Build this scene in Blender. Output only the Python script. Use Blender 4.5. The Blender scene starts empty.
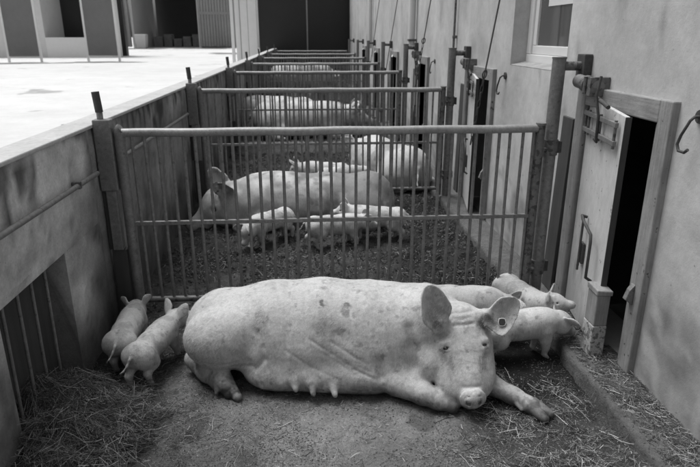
import bpy, math, random
import numpy as np
from mathutils import Vector, Matrix, Euler
R = math.radians
scene = bpy.context.scene
COL = scene.collection
random.seed(5)
RNG = np.random.default_rng(11)

# ------------------------------------------------------------------ camera, sky, sun, exposure
cam_d = bpy.data.cameras.new('camera')
cam = bpy.data.objects.new('camera', cam_d); COL.objects.link(cam)
cam_d.sensor_width = 36; cam_d.sensor_fit = 'HORIZONTAL'; cam_d.lens = 585/700*36
cam_d.clip_start = .05; cam_d.clip_end = 900
cam.location = (0, 0, 1.7)
cam.rotation_euler = (R(90-18.7), 0, R(-3.9))
cam_d.dof.use_dof = True; cam_d.dof.focus_distance = 2.75; cam_d.dof.aperture_fstop = 4.5
scene.camera = cam

SUN_EL, SUN_AZ = 70, 306            # azimuth: compass bearing of the sun, 0 = +y, clockwise
world = bpy.data.worlds.new("World"); scene.world = world; world.use_nodes = True
nt = world.node_tree
sky = nt.nodes.new('ShaderNodeTexSky'); sky.sky_type = 'NISHITA'; sky.sun_disc = False
sky.sun_elevation = R(SUN_EL); sky.sun_rotation = R(SUN_AZ); sky.air_density = 1.0; sky.dust_density = 6.0
bw = nt.nodes.new('ShaderNodeRGBToBW')
nt.links.new(sky.outputs[0], bw.inputs[0]); nt.links.new(bw.outputs[0], nt.nodes['Background'].inputs[0])
nt.nodes['Background'].inputs[1].default_value = .105
sd = bpy.data.lights.new('sun', 'SUN'); sd.energy = 1.65; sd.angle = R(35)
sun = bpy.data.objects.new('sun', sd); COL.objects.link(sun)
_d = Vector((math.sin(R(SUN_AZ))*math.cos(R(SUN_EL)), math.cos(R(SUN_AZ))*math.cos(R(SUN_EL)), math.sin(R(SUN_EL))))
sun.rotation_euler = _d.to_track_quat('Z', 'Y').to_euler(); sun.location = (0, 0, 30)
scene.view_settings.view_transform = 'Standard'; scene.view_settings.look = 'None'
scene.view_settings.exposure = 0.5; scene.view_settings.gamma = 1

# ------------------------------------------------------------------ numpy noise
_TAB = np.random.default_rng(3).random((64, 64, 64), dtype=np.float32)*2-1
def vnoise(P, s, seed=0):
    P = np.asarray(P, np.float32)/s + seed*7.31
    i = np.floor(P).astype(np.int32); f = P-i; f = f*f*(3-2*f); i &= 63; j = (i+1) & 63
    r = 0
    for a, X, wx in ((0, i, 1-f[..., 0]), (1, j, f[..., 0])):
        for b, Y, wy in ((0, i, 1-f[..., 1]), (1, j, f[..., 1])):
            for c, Z, wz in ((0, i, 1-f[..., 2]), (1, j, f[..., 2])):
                r = r + _TAB[X[..., 0], Y[..., 1], Z[..., 2]]*wx*wy*wz
    return r
def n2(x, y, s, seed=0):
    return vnoise(np.stack([x, y, np.full_like(x, .37*s)], -1), s, seed)
def sstep(a, b, x):
    t = np.clip((x-a)/(b-a), 0, 1); return t*t*(3-2*t)

# ------------------------------------------------------------------ materials (all grey: a black-and-white photograph)
def mat(name, val, rough=.8, metal=0., spec=.4, noise=(), bump=(), speck=None, attr=None, island=None, sss=0, streak=None, coat=0):
    """noise: (scale, amount[, z stretch]) multiplies; bump: (scale, strength, distance[, stretch]); speck: (scale, threshold, value)"""
    m = bpy.data.materials.new(name); m.use_nodes = True
    t = m.node_tree; N = t.nodes; L = t.links; b = N['Principled BSDF']
    b.inputs['Roughness'].default_value = rough; b.inputs['Metallic'].default_value = metal
    b.inputs['Specular IOR Level'].default_value = spec
    tc = N.new('ShaderNodeTexCoord')
    def mth(op, a, c, clamp=False):
        n = N.new('ShaderNodeMath'); n.operation = op; n.use_clamp = clamp
        for k, v in ((0, a), (1, c)):
            if isinstance(v, (int, float)): n.inputs[k].default_value = v
            else: L.new(v, n.inputs[k])
        return n.outputs[0]
    def nz(scale, st=(1, 1, 1), det=5, rg=.6, off=0):
        mp = N.new('ShaderNodeMapping'); mp.inputs['Scale'].default_value = st; mp.inputs['Location'].default_value = (off, off*.7, off*1.3)
        L.new(tc.outputs['Object'], mp.inputs[0])
        n = N.new('ShaderNodeTexNoise'); n.inputs['Scale'].default_value = scale; n.inputs['Detail'].default_value = det; n.inputs['Roughness'].default_value = rg
        L.new(mp.outputs[0], n.inputs['Vector']); return n.outputs['Fac']
    c = val
    if island:
        g = N.new('ShaderNodeNewGeometry')
        r = N.new('ShaderNodeMapRange'); r.inputs['To Min'].default_value = island[0]; r.inputs['To Max'].default_value = island[1]
        pw = mth('POWER', g.outputs['Random Per Island'], island[2] if len(island) > 2 else 1)
        L.new(pw, r.inputs['Value']); c = r.outputs[0]
    if attr:
        a = N.new('ShaderNodeAttribute'); a.attribute_name = attr; c = mth('MULTIPLY', c, a.outputs['Fac'])
    for k, q in enumerate(noise):
        st = q[2] if len(q) > 2 else (1, 1, 1)
        f = nz(q[0], st, off=k*3.1)
        f = mth('SUBTRACT', f, .5); f = mth('MULTIPLY', f, q[1]*2.2); f = mth('ADD', f, 1.0); c = mth('MULTIPLY', c, f)
    if streak:                                   # dark run-down marks: noise stretched along z, thresholded
        f = nz(streak[0], (1, 1, streak[1]), det=4, off=9.)
        r = N.new('ShaderNodeMapRange'); r.inputs['From Min'].default_value = streak[2]; r.inputs['From Max'].default_value = streak[2]+.15
        r.inputs['To Min'].default_value = 1; r.inputs['To Max'].default_value = streak[3]; L.new(f, r.inputs['Value']); c = mth('MULTIPLY', c, r.outputs[0])
    if speck:
        f = nz(speck[0], det=3, off=5.); r = N.new('ShaderNodeMapRange'); r.inputs['From Min'].default_value = speck[1]; r.inputs['From Max'].default_value = speck[1]+.05
        L.new(f, r.inputs['Value'])
        mx = N.new('ShaderNodeMix'); L.new(r.outputs[0], mx.inputs['Factor'])
        if isinstance(c, (int, float)): mx.inputs['A'].default_value = c
        else: L.new(c, mx.inputs['A'])
        mx.inputs['B'].default_value = speck[2]; c = mx.outputs[0]
    if isinstance(c, (int, float)): b.inputs['Base Color'].default_value = (c, c, c, 1)
    else:
        c = mth('MAXIMUM', mth('MINIMUM', c, .9), .004)
        cc = N.new('ShaderNodeCombineColor')
        for k in range(3): L.new(c, cc.inputs[k])
        L.new(cc.outputs[0], b.inputs['Base Color'])
    prev = None
    for k, q in enumerate(bump):
        st = q[3] if len(q) > 3 else (1, 1, 1)
        bn = N.new('ShaderNodeBump'); bn.inputs['Strength'].default_value = q[1]; bn.inputs['Distance'].default_value = q[2]
        L.new(nz(q[0], st, off=k*2.3), bn.inputs['Height'])
        if prev: L.new(prev, bn.inputs['Normal'])
        prev = bn.outputs[0]
    if prev: L.new(prev, b.inputs['Normal'])
    if sss:
        b.inputs['Subsurface Weight'].default_value = sss; b.inputs['Subsurface Radius'].default_value = (.6, .6, .6); b.inputs['Subsurface Scale'].default_value = .012
    if coat: b.inputs['Coat Weight'].default_value = coat
    return m

M = {}
M['skin'] = mat('pig_skin', .465, .62, spec=.3, attr='tone', noise=[(7, .10), (40, .14), (110, .26, (1, 1, .3)), (260, .36, (1, 1, .35))], sss=.25,
                bump=[(22, .06, .008), (150, .28, .002, (.35, 1, 1)), (420, .4, .0012, (.3, 1, 1))])
M['eye'] = mat('eye', .012, .08, spec=.8)
M['hoof'] = mat('hoof', .09, .55, noise=[(60, .4)], bump=[(90, .3, .003)])
M['dirt'] = mat('dirt_floor', .155, .9, spec=.25, attr='tone', noise=[(2.2, .22), (14, .35), (85, .55), (300, .5)], bump=[(30, .7, .02), (110, .9, .010), (330, 1., .004)], speck=(150, .68, .19))
M['muck'] = mat('muck', .05, .95, spec=.25, island=(.02, .075, 1.5))
M['straw'] = mat('straw', .3, .75, spec=.3, island=(.03, .50, 2.4))
M['litter'] = mat('litter', .2, .8, spec=.3, island=(.02, .26, 2.4))
M['hay'] = mat('hay', .25, .75, spec=.3, island=(.02, .34, 2.2))
M['concrete'] = mat('concrete', .44, .9, spec=.25, attr='tone', noise=[(1.3, .30), (5, .35), (22, .28), (90, .25)], bump=[(12, .3, .01), (90, .45, .003)], speck=(60, .69, .08))
M['concrete2'] = mat('rough_concrete', .30, .9, spec=.25, noise=[(1.3, .30), (5, .35), (22, .28), (90, .25)], bump=[(12, .3, .01), (90, .45, .003)])
M['concrete_top'] = mat('concrete_top', .42, .9, noise=[(5, .25), (50, .25)], bump=[(60, .4, .004)])
M['yard'] = mat('yard_concrete', .57, .9, spec=.2, noise=[(.22, .16), (1.0, .14), (4, .10), (20, .08)], bump=[(6, .3, .01)], speck=(.8, .655, .34))
M['plaster'] = mat('plaster', .475, .85, spec=.25, attr='tone', noise=[(.9, .2), (3.2, .22), (11, .18), (40, .10), (120, .05)], bump=[(9, .15, .012), (26, .25, .006), (130, .4, .002)], speck=(17, .70, .22))
M['wood'] = mat('grey_wood', .26, .8, noise=[(3, .35), (11, .3), (22, .16, (1, 1, .08)), (90, .45, (1, 1, .07))], bump=[(40, .5, .004, (1, 1, .05)), (60, .4, .003)], speck=(26, .66, .07))
M['woodh'] = mat('grey_wood_lintel', .25, .8, noise=[(3, .35), (11, .3), (22, .16, (1, .08, 1)), (90, .45, (1, .07, 1))], bump=[(40, .5, .004, (1, .05, 1)), (60, .4, .003)], speck=(26, .66, .07))
M['plank'] = mat('dark_plank', .055, .8, noise=[(4, .3), (22, .4, (1, 1, .05))], bump=[(40, .5, .003, (1, 1, .05))])
M['door'] = mat('painted_door', .52, .7, noise=[(2.5, .16), (9, .16), (40, .2, (1, 1, .3)), (120, .15)], bump=[(40, .25, .002, (1, 1, .2))], streak=(14, .18, .60, .62), speck=(21, .67, .14))
M['peeling'] = mat('peeling_paint', .40, .85, noise=[(8, .3), (60, .4), (150, .4)], bump=[(40, .6, .006)], speck=(38, .52, .14))
M['galv'] = mat('galvanised_steel', .20, .55, metal=.35, noise=[(7, .3), (45, .45), (160, .3)], bump=[(120, .35, .0015)], speck=(34, .62, .13))
M['galvdk'] = mat('weathered_steel', .15, .6, metal=.35, noise=[(7, .35), (45, .5)], bump=[(120, .4, .002)], speck=(30, .55, .07))
M['rail'] = mat('top_rail_steel', .27, .5, metal=.3, noise=[(5, .25), (40, .4), (150, .3)], bump=[(140, .4, .0015)], speck=(45, .66, .18))
M['rust'] = mat('rusty_iron', .07, .75, metal=.2, noise=[(20, .5), (90, .4)], bump=[(90, .5, .002)])
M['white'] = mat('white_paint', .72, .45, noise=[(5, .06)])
M['glass'] = mat('window_glass', .085, .05, spec=.9)
M['dark'] = mat('dark_interior', .10, .9, noise=[(3, .3)])
M['barn_grey'] = mat('grey_board', .28, .8, noise=[(.8, .16), (6, .14), (30, .12)], streak=(2.5, .15, .6, .8))
M['gate_grey'] = mat('grey_gate_sheet', .17, .7, noise=[(.7, .14), (5, .12)])
M['pale'] = mat('pale_sheet', .62, .7, noise=[(.6, .12), (5, .08)])
M['slate'] = mat('slate_door', .022, .55, noise=[(.8, .25), (8, .15)], bump=[(4, .1, .01)])
M['hair'] = mat('bristle_hair', .62, .5, spec=.4)
M['cord'] = mat('cord', .10, .8, noise=[(60, .4)])
M['tag'] = mat('ear_tag_plate', .035, .6)
M['tagrim'] = mat('ear_tag_rim', .55, .6)
M['earth'] = mat('earth', .3, .95, noise=[(.1, .2), (1, .2)])

# ------------------------------------------------------------------ mesh helpers
def prop(o, label=None, cat=None, group=None, kind=None):
    for k, v in (('label', label), ('category', cat), ('group', group), ('kind', kind)):
        if v: o[k] = v
    return o
def link(name, me, m=None, parent=None, smooth=False):
    o = bpy.data.objects.new(name, me); COL.objects.link(o)
    if m is not None and me is not None and not me.materials: me.materials.append(m)
    if parent: o.parent = parent
    if smooth: me.polygons.foreach_set('use_smooth', [True]*len(me.polygons))
    return o
def thing(name, label, cat, loc=(0, 0, 0), group=None, rz=0):
    o = bpy.data.objects.new(name, None); COL.objects.link(o); o.location = loc; o.rotation_euler.z = rz
    o.empty_display_size = .1
    return prop(o, label, cat, group)
class MB:
    def __init__(s): s.v = []; s.f = []; s.sm = []
    def add(s, vs, fs, smooth=False):
        b = len(s.v); s.v += [tuple(p) for p in vs]; s.f += [tuple(i+b for i in f) for f in fs]; s.sm += [smooth]*len(fs); return s
    def box(s, x0, x1, y0, y1, z0, z1):
        v = [(x0, y0, z0), (x1, y0, z0), (x1, y1, z0), (x0, y1, z0), (x0, y0, z1), (x1, y0, z1), (x1, y1, z1), (x0, y1, z1)]
        return s.add(v, [(3, 2, 1, 0), (4, 5, 6, 7), (0, 1, 5, 4), (1, 2, 6, 5), (2, 3, 7, 6), (3, 0, 4, 7)])
    def hexa(s, v): return s.add(v, [(3, 2, 1, 0), (4, 5, 6, 7), (0, 1, 5, 4), (1, 2, 6, 5), (2, 3, 7, 6), (3, 0, 4, 7)])
    def tube(s, pts, r, n=10, cap=True):
        P = [Vector(p) for p in pts]; rs = r if isinstance(r, (list, tuple)) else [r]*len(P)
        vs = []; fs = []; ref = None
        for i, p in enumerate(P):
            t = ((P[i+1]-p).normalized() if i < len(P)-1 else Vector()) + ((p-P[i-1]).normalized() if i > 0 else Vector()); t.normalize()
            if ref is None:
                ref = t.orthogonal().normalized()
            a = (ref - t*ref.dot(t)).normalized(); ref = a; b = t.cross(a)
            for k in range(n):
                q = 2*math.pi*k/n; vs.append(p+(a*math.cos(q)+b*math.sin(q))*rs[i])
        for i in range(len(P)-1):
            for k in range(n): fs.append((i*n+k, i*n+(k+1) % n, (i+1)*n+(k+1) % n, (i+1)*n+k))
        s.add(vs, fs, True)
        if cap:
            m = len(P)-1
            s.add(vs[:n], [tuple(range(n))[::-1]]); s.add(vs[m*n:], [tuple(range(n))])
        return s
    def build(s, name, m=None, parent=None, bevel=0, seg=2):
        me = bpy.data.meshes.new(name); me.from_pydata(s.v, [], s.f); me.polygons.foreach_set('use_smooth', s.sm); me.update()
        o = link(name, me, m, parent)
        if bevel:
            b = o.modifiers.new('b', 'BEVEL'); b.width = bevel; b.segments = seg; b.limit_method = 'ANGLE'; b.angle_limit = R(40)
        return o
def arc(c, r, a0, a1, n, ax='xz'):
    out = []
    for k in range(n+1):
        a = R(a0+(a1-a0)*k/n); u, v = r*math.cos(a), r*math.sin(a)
        out.append({'xz': (c[0]+u, c[1], c[2]+v), 'yz': (c[0], c[1]+u, c[2]+v), 'xy': (c[0]+u, c[1]+v, c[2])}[ax])
    return out
def kids(o, par): return par.get(o, [])
def dup(o, loc=None, label=None, group=None):
    allo = list(COL.objects); par = {}
    for c in allo:
        if c.parent: par.setdefault(c.parent, []).append(c)
    def rec(q, parent):
        n = q.copy(); COL.objects.link(n)
        if parent: n.parent = parent
        for c in par.get(q, []): rec(c, n)
        return n
    r = rec(o, None)
    if loc is not None: r.location = loc
    if label: r['label'] = label
    if group: r['group'] = group
    return r
def np_mesh(name, V, F, m, parent=None, smooth=True, tone=None, kind=None):
    """V (n,3), F (k,4) or (k,3) arrays"""
    me = bpy.data.meshes.new(name); n = F.shape[1]
    me.vertices.add(len(V)); me.vertices.foreach_set('co', np.ascontiguousarray(V, np.float32).ravel())
    me.loops.add(F.size); me.loops.foreach_set('vertex_index', np.ascontiguousarray(F, np.int32).ravel())
    me.polygons.add(len(F)); me.polygons.foreach_set('loop_start', np.arange(0, F.size, n, dtype=np.int32))
    me.polygons.foreach_set('use_smooth', np.full(len(F), smooth))
    me.update(calc_edges=True); me.validate()
    if tone is not None:
        a = me.attributes.new('tone', 'FLOAT', 'POINT'); a.data.foreach_set('value', np.ascontiguousarray(tone, np.float32))
    o = link(name, me, m, parent)
    if kind: o['kind'] = kind
    return o

FY = [3.35, 5.95, 8.85, 11.6, 14.5, 17.6, 21.2]        # the pen fences along the run
END = 23.6
WX = 1.6                                              # face of the barn wall
LX = -1.2                                             # inner face of the low concrete wall

# ------------------------------------------------------------------ ground
def gh(x, y):
    z = .014*n2(x, y, .5, 1)+.010*n2(x, y, .16, 2)+.006*n2(x, y, .06, 3)+.0035*n2(x, y, .025, 4)
    rough = sstep(3.3, 3.8, y)
    z = z+rough*(.035*np.abs(n2(x, y, .12, 5))+.022*n2(x, y, .05, 6)+.010*n2(x, y, .03, 16))
    heap = sstep(-.6, -1.15, x+.10*n2(x, y, .3, 7))*sstep(2.6, 2.25, y+.15*n2(x, y, .3, 8))*(.05+.05*n2(x, y, .16, 9))
    heap2 = sstep(.85, 1.3, x+.12*n2(x, y, .3, 17))*sstep(2.45, 1.9, y)*(.03+.02*n2(x, y, .2, 19))
    heap3 = sstep(-.86, -1.2, x+.06*n2(x, y, .15, 27))*sstep(1.95, 2.25, y)*sstep(2.75, 2.4, y)*(.11+.06*n2(x, y, .12, 28))
    return z+heap+heap2+heap3-.005
def axis(segs):
    out = []
    for a, b, st in segs: out.append(np.arange(a, b-1e-6, st))
    return np.concatenate(out+[[segs[-1][1]]])
gx = axis([(LX-.11, 1.38, .0125)]); gy = axis([(.6, 1.6, .03), (1.6, 3.8, .0115), (3.8, 7, .022), (7, END, .07)])
GX, GY = np.meshgrid(gx, gy)
Z = gh(GX.ravel(), GY.ravel())
V = np.stack([GX.ravel(), GY.ravel(), Z], 1)
nx, ny = len(gx), len(gy)
I = (np.arange(ny-1)[:, None]*nx+np.arange(nx-1)[None]).ravel()
x, y = V[:, 0], V[:, 1]
wet = sstep(.25, .6, x+.2*n2(x, y, .25, 21))*sstep(2.30, 2.55, y+.12*n2(x, y, .25, 22))*sstep(3.6, 3.2, y)
wet2 = sstep(-.15, -.45, x+.2*n2(x, y, .3, 23))*sstep(2.45, 2.85, y+.15*n2(x, y, .3, 24))*sstep(3.6, 3.2, y)
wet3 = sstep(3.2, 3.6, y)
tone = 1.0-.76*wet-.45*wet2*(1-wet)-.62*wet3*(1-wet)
tone *= (1+.25*n2(x, y, .7, 25))*(1+.28*n2(x, y, .22, 28))*(1+.16*n2(x, y, .08, 29))
tone *= 1-.45*sstep(.42, .62, n2(x, y, .13, 30)+.4*n2(x, y, .04, 34))
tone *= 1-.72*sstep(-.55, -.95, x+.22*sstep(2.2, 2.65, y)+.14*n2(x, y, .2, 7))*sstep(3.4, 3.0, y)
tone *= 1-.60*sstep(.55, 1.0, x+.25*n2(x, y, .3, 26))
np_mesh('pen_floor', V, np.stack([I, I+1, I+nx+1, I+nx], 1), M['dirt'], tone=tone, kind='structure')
MB().add([(-150, -60, -.25), (200, -60, -.25), (200, 400, -.25), (-150, 400, -.25)], [(0, 1, 2, 3)]).build('ground', M['earth'])['kind'] = 'structure'
ys = MB()
ys.add([(-150, -60, .6), (LX-.14, -60, .6), (LX-.14, 400, .6), (-150, 400, .6)], [(0, 1, 2, 3)])
ys.build('yard', M['yard'])['kind'] = 'structure'
M['stain'] = mat('wet_patch', .16, .6, noise=[(1.5, .5), (8, .4)])
def wet_patch(cx, cy, rx, ry, seed):
    g = np.random.default_rng(seed); n = 40; a = np.arange(n)/n*2*np.pi; k = 1+.22*np.sin(a*3+seed)+.15*np.sin(a*5+2*seed)+.10*np.sin(a*9+seed)+.06*g.normal(size=n)
    o = MB().add([(cx+rx*k[i]*math.cos(a[i]), cy+ry*k[i]*math.sin(a[i]), .604) for i in range(n)], [tuple(range(n))]).build('wet_patch', M['stain']); o['kind'] = 'structure'
for c in ((-12.5, 26.2, 1.9, .7, 1), (-9.0, 27.0, 1.7, .6, 2), (-14.8, 54.5, 2.6, 2.2, 3), (-9.0, 55.0, 2.4, 2.0, 4), (-2.55, 7.9, .50, .35, 5), (-2.2, 9.0, .35, .55, 6), (-4.9, 40, 1.6, 1.8, 7)): wet_patch(*c)
# kerb along the barn wall, worn upper edge
kb = []; kf = []
prof = [(1.362, -.15), (1.360, .055), (1.368, .073), (1.385, .080), (1.62, .084)]
yy = axis([(.3, 4, .03), (4, END, .25)])
KV = []
for k, yv in enumerate(yy):
    for (px, pz) in prof: KV.append((px, yv, pz))
KV = np.array(KV, np.float32)
KV[:, 0] += np.where(KV[:, 0] < 1.5, .011*n2(KV[:, 0]*0, KV[:, 1], .14, 31)+.008*n2(KV[:, 0], KV[:, 1], .05, 32), 0)
KV[:, 2] += np.where(KV[:, 2] > .02, .009*n2(KV[:, 0], KV[:, 1], .08, 33), 0)
q = len(prof); I = (np.arange(len(yy)-1)[:, None]*q+np.arange(q-1)[None]).ravel()
M['kerb'] = mat('kerb_concrete', .095, .95, spec=.2, noise=[(3, .4), (14, .45), (60, .45), (200, .4)], bump=[(25, .7, .012), (90, .8, .006), (260, .8, .002)], speck=(45, .63, .035))
np_mesh('kerb', KV, np.stack([I, I+q, I+q+1, I+1], 1), M['kerb'], kind='structure')

# ------------------------------------------------------------------ barn wall with hatches and window
barn_wall = thing('barn_wall', 'long pale plastered barn wall with pig hatches and a white window along the right side', 'wall', (WX, 0, 0))
doors = [(f-3.35+2.565, f-3.35+3.30) for f in FY[:-1]]
DZ = 1.33
WIN = (3.69, 4.74, 1.477, 2.55)
opens = [(a, b, .082, DZ) for a, b in doors]+[WIN]
ycut = sorted(set([-.6, END]+[v for o in opens for v in o[:2]])); zcut = sorted(set([-.1, .082, DZ, WIN[2], WIN[3], 4.6]))
def refine(c, st):
    out = []
    for a, b in zip(c[:-1], c[1:]):
        n = max(1, int((b-a)/st)); out += [a+(b-a)*k/n for k in range(n)]
    return out+[c[-1]]
yc = []
for a, b in zip(ycut[:-1], ycut[1:]): yc += refine([a, b], .045 if b < 4.8 else .16)[:-1]
yc.append(ycut[-1]); zc = refine(zcut[:2], .1)[:-1]+refine(zcut[1:3], .045)[:-1]+refine(zcut[2:], .12)
def solid(y, z): return not any(o[0] < y < o[1] and o[2] < z < o[3] for o in opens)
WV = [(0, a, b) for a in yc for b in zc]; WF = []
nzc = len(zc)
for i in range(len(yc)-1):
    for j in range(nzc-1):
        if solid((yc[i]+yc[i+1])/2, (zc[j]+zc[j+1])/2):
            WF.append((i*nzc+j, i*nzc+j+1, (i+1)*nzc+j+1, (i+1)*nzc+j))
for (a, b, c, d) in opens:                                 # reveals, 0.25 m deep
    k = len(WV); WV += [(0, a, c), (0, b, c), (0, b, d), (0, a, d), (.25, a, c), (.25, b, c), (.25, b, d), (.25, a, d)]
    WF += [(k, k+1, k+5, k+4), (k+1, k+2, k+6, k+5), (k+2, k+3, k+7, k+6), (k+3, k, k+4, k+7)]
k = len(WV); WV += [(.25, -.6, -.1), (.25, END, -.1), (.25, END, 4.6), (.25, -.6, 4.6), (0, -.6, 4.6), (0, END, 4.6), (0, -.6, -.1), (0, END, -.1)]
WF += [(k+4, k+5, k+2, k+3), (k, k+6, k+4, k+3), (k+1, k+2, k+5, k+7)]
WV = np.array(WV, np.float32)
me = bpy.data.meshes.new('plaster_face'); me.from_pydata(WV.tolist(), [], WF); me.update()
wt = 1-.55*sstep(.62, .02, WV[:, 2]+.30*vnoise(WV, .35, 41)+.2*vnoise(WV, .1, 43))*(.45+.75*np.abs(vnoise(WV, .12, 42)))
wt *= 1+.16*vnoise(WV, .5, 44)
wt *= 1-.28*sstep(.30, .55, vnoise(WV, .10, 45)+.5*vnoise(WV, .05, 46)+.9*sstep(.9, .1, WV[:, 2])-.45)
wt *= 1-.18*sstep(.35, .6, vnoise(WV*np.array([1, 1, .25]), .09, 47))
a = me.attributes.new('tone', 'FLOAT', 'POINT'); a.data.foreach_set('value', wt.astype(np.float32))
link('plaster_face', me, M['plaster'], barn_wall)
# dim room behind the hatches
rm = MB(); X0, X1 = .25, 3.2
for vs in ([(X1, -.6, 0), (X1, END, 0), (X1, END, 3), (X1, -.6, 3)], [(X0, -.6, .06), (X1, -.6, .06), (X1, END, .06), (X0, END, .06)],
           [(X0, -.6, 3), (X1, -.6, 3), (X1, END, 3), (X0, END, 3)], [(X0, -.6, 0), (X1, -.6, 0), (X1, -.6, 3), (X0, -.6, 3)], [(X0, END, 0), (X1, END, 0), (X1, END, 3), (X0, END, 3)]):
    rm.add(vs, [(0, 1, 2, 3)])
rm.build('inner_room', M['dark'], barn_wall)
# window: recessed white frame, sash, pane, sill
a, b, c, d = WIN
wf = MB(); e = .12
wf.box(e, e+.07, a+.002, b-.002, c+.002, c+.085).box(e, e+.07, b-.085, b-.002, c+.085, d-.002).box(e, e+.07, a+.002, a+.085, c+.085, d-.002).box(e, e+.07, a+.085, b-.085, d-.085, d-.002)
win = wf.build('window', M['white'], barn_wall, .006)
sh = MB(); e2 = e+.015
sh.box(e2, e2+.04, a+.087, b-.087, c+.087, c+.15).box(e2, e2+.04, b-.15, b-.087, c+.15, d-.087).box(e2, e2+.04, a+.087, a+.15, c+.15, d-.087).box(e2, e2+.04, a+.15, b-.15, d-.15, d-.087)
sh.build('sash', M['white'], win, .005)
MB().box(e2+.018, e2+.026, a+.149, b-.149, c+.149, d-.149).build('pane', M['glass'], win)
MB().box(e2+.012, e2+.017, a+.152, b-.30, 1.90, d-.152).build('pane_reflection', M['white'], win)  # added white strip: bright sky reflection on the pane, put in as a shape
MB().hexa([(.002, a+.004, c+.001), (.118, a+.004, c+.001), (.118, b-.004, c+.001), (.002, b-.004, c+.001), (.002, a+.004, c+.006), (.118, a+.004, c+.03), (.118, b-.004, c+.03), (.002, b-.004, c+.006)]).build('sill', M['concrete2'], win, .002)

def hatch(i, oy, fine):
    """one pig hatch: frame, half-open door with its ironwork; coordinates relative to the barn wall empty"""
    y0, y1 = 2.565+oy, 3.30+oy
    f = MB()
    f.box(-.035, .10, y0-.10, y0, .02, DZ+.10)
    jr = f.build('door_frame', M['wood'], barn_wall, .006)
    MB().box(-.035, .10, y1, y1+.10, .02, DZ+.10).build('jamb', M['wood'], jr, .006)
    MB().hexa([(-.033, y0+.002, DZ-.005), (.10, y0+.002, DZ-.005), (.10, y1-.002, DZ-.005), (-.033, y1-.002, DZ-.005), (-.033, y0+.002, DZ+.098), (.10, y0+.002, DZ+.098), (.10, y1-.002, DZ+.098), (-.033, y1-.002, DZ+.098)]).build('lintel', M['woodh'], jr, .006)
    MB().box(-.02, .06, y0+.001, y0+.028, .09, DZ-.01).build('rebate', M['wood'], jr, .003)
    # door leaf swung a little out of the wall, hinged at the far jamb
    h = Vector((.012, y1-.02)); fr = Vector((-.085, 2.70+oy)); n = Vector((-(fr-h).y, (fr-h).x)).normalized()
    if n.x > 0: n = -n
    def P(s, off, z): p = h+(fr-h)*s+n*off; return (p.x, p.y, z)
    def slab(mb, s0, s1, o0, o1, z0, z1, dz=0):
        return mb.hexa([P(s0, o0, z0), P(s1, o0, z0), P(s1, o1, z0), P(s0, o1, z0), P(s0, o0, z1), P(s1, o0, z1-dz), P(s1, o1, z1-dz), P(s0, o1, z1)])
    door = slab(MB(), 0, 1, 0, .022, .10, 1.37, .035).build('door', M['door'], barn_wall, .004)
    slab(MB(), 1.001, 1.012, -.006, .0235, .105, 1.333).build('edge_strip', M['plank'], door, .001)
    if not fine: return
    # iron latch frame near the top: two flat bars and three uprights
    for z in (1.275, 1.185): slab(MB(), .02, .93, .034, .052, z, z+.026, .0).build('flat_bar', M['galv'], door, .003)
    for s in (.06, .16, .5, .9): MB().tube([P(s, .043, 1.17), P(s, .043, 1.31)], .008, 8).build('latch_rod', M['galvdk'], door)
    MB().tube([P(.45, .06, 1.50), P(.47, .075, 1.40), P(.5, .058, 1.30), P(.52, .058, 1.18), P(.50, .05, 1.165), P(.47, .06, 1.18)], .0075, 8).build('hook', M['rust'], door)
    MB().tube([P(.40, .055, 1.385), P(.6, .06, 1.375), P(.72, .055, 1.36)], .011, 8).build('latch_arm', M['rust'], door)
    # bent iron handle on the lower half
    MB().tube([P(.42, .03, .735), P(.425, .06, .745), P(.50, .066, .735), P(.78, .066, .70), P(.80, .066, .66), P(.80, .066, .46), P(.80, .036, .44)], .0085, 8).build('handle', M['rust'], door)
    slab(MB(), .36, .46, .024, .040, .46, .58).build('hinge_plate', M['rust'], door, .003)
    MB().tube([P(.43, .05, .735), P(.43, .05, .42)], .007, 8).build('handle_bar', M['rust'], door)
    # roller motor and clamp above the hinge side
    t = MB().tube([(-.065, 3.34+oy, 1.455), (-.065, 3.10+oy, 1.435)], .038, 16).build('roller', M['galv'], barn_wall)
    MB().tube([(-.065, 3.24+oy, 1.447), (-.065, 3.20+oy, 1.444)], .046, 16).build('clamp', M['galvdk'], t)
    MB().box(-.11, -.001, 3.10+oy, 3.14+oy, 1.39, 1.49).build('mount', M['galvdk'], t, .004)
    MB().tube([(-.11, 3.16+oy, 1.49), (-.11, 3.16+oy, 1.40)], .012, 8).build('bolt', M['galvdk'], t)
    # small catch on the near jamb
    MB().hexa([(-.075, y0-.05, .47), (-.036, y0-.05, .44), (-.036, y0-.015, .44), (-.075, y0-.02, .47), (-.06, y0-.05, .52), (-.036, y0-.05, .55), (-.036, y0-.015, .55), (-.06, y0-.02, .52)]).build('catch', M['galv'], jr, .003)
for i, f in enumerate(FY[:-1]): hatch(i, f-3.35, i < 3)

# painted stop post standing on the kerb at the door foot
sp = thing('stop_post', 'short square stop post with peeling paint at the foot of the hatch door', 'post', (1.49, 2.70, .08))
MB().box(-.038, .038, -.055, .055, 0, .18).build('base', M['peeling'], sp, .006)
MB().box(-.036, .036, -.053, .053, .18, .355).build('shaft', M['wood'], sp, .006)
MB().hexa([(-.042, -.058, .353), (.042, -.060, .351), (.044, .058, .356), (-.042, .058, .358), (-.041, -.058, .385), (.043, -.060, .378), (.043, .059, .388), (-.042, .057, .392)]).build('cap', M['wood'], sp, .006)

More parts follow.
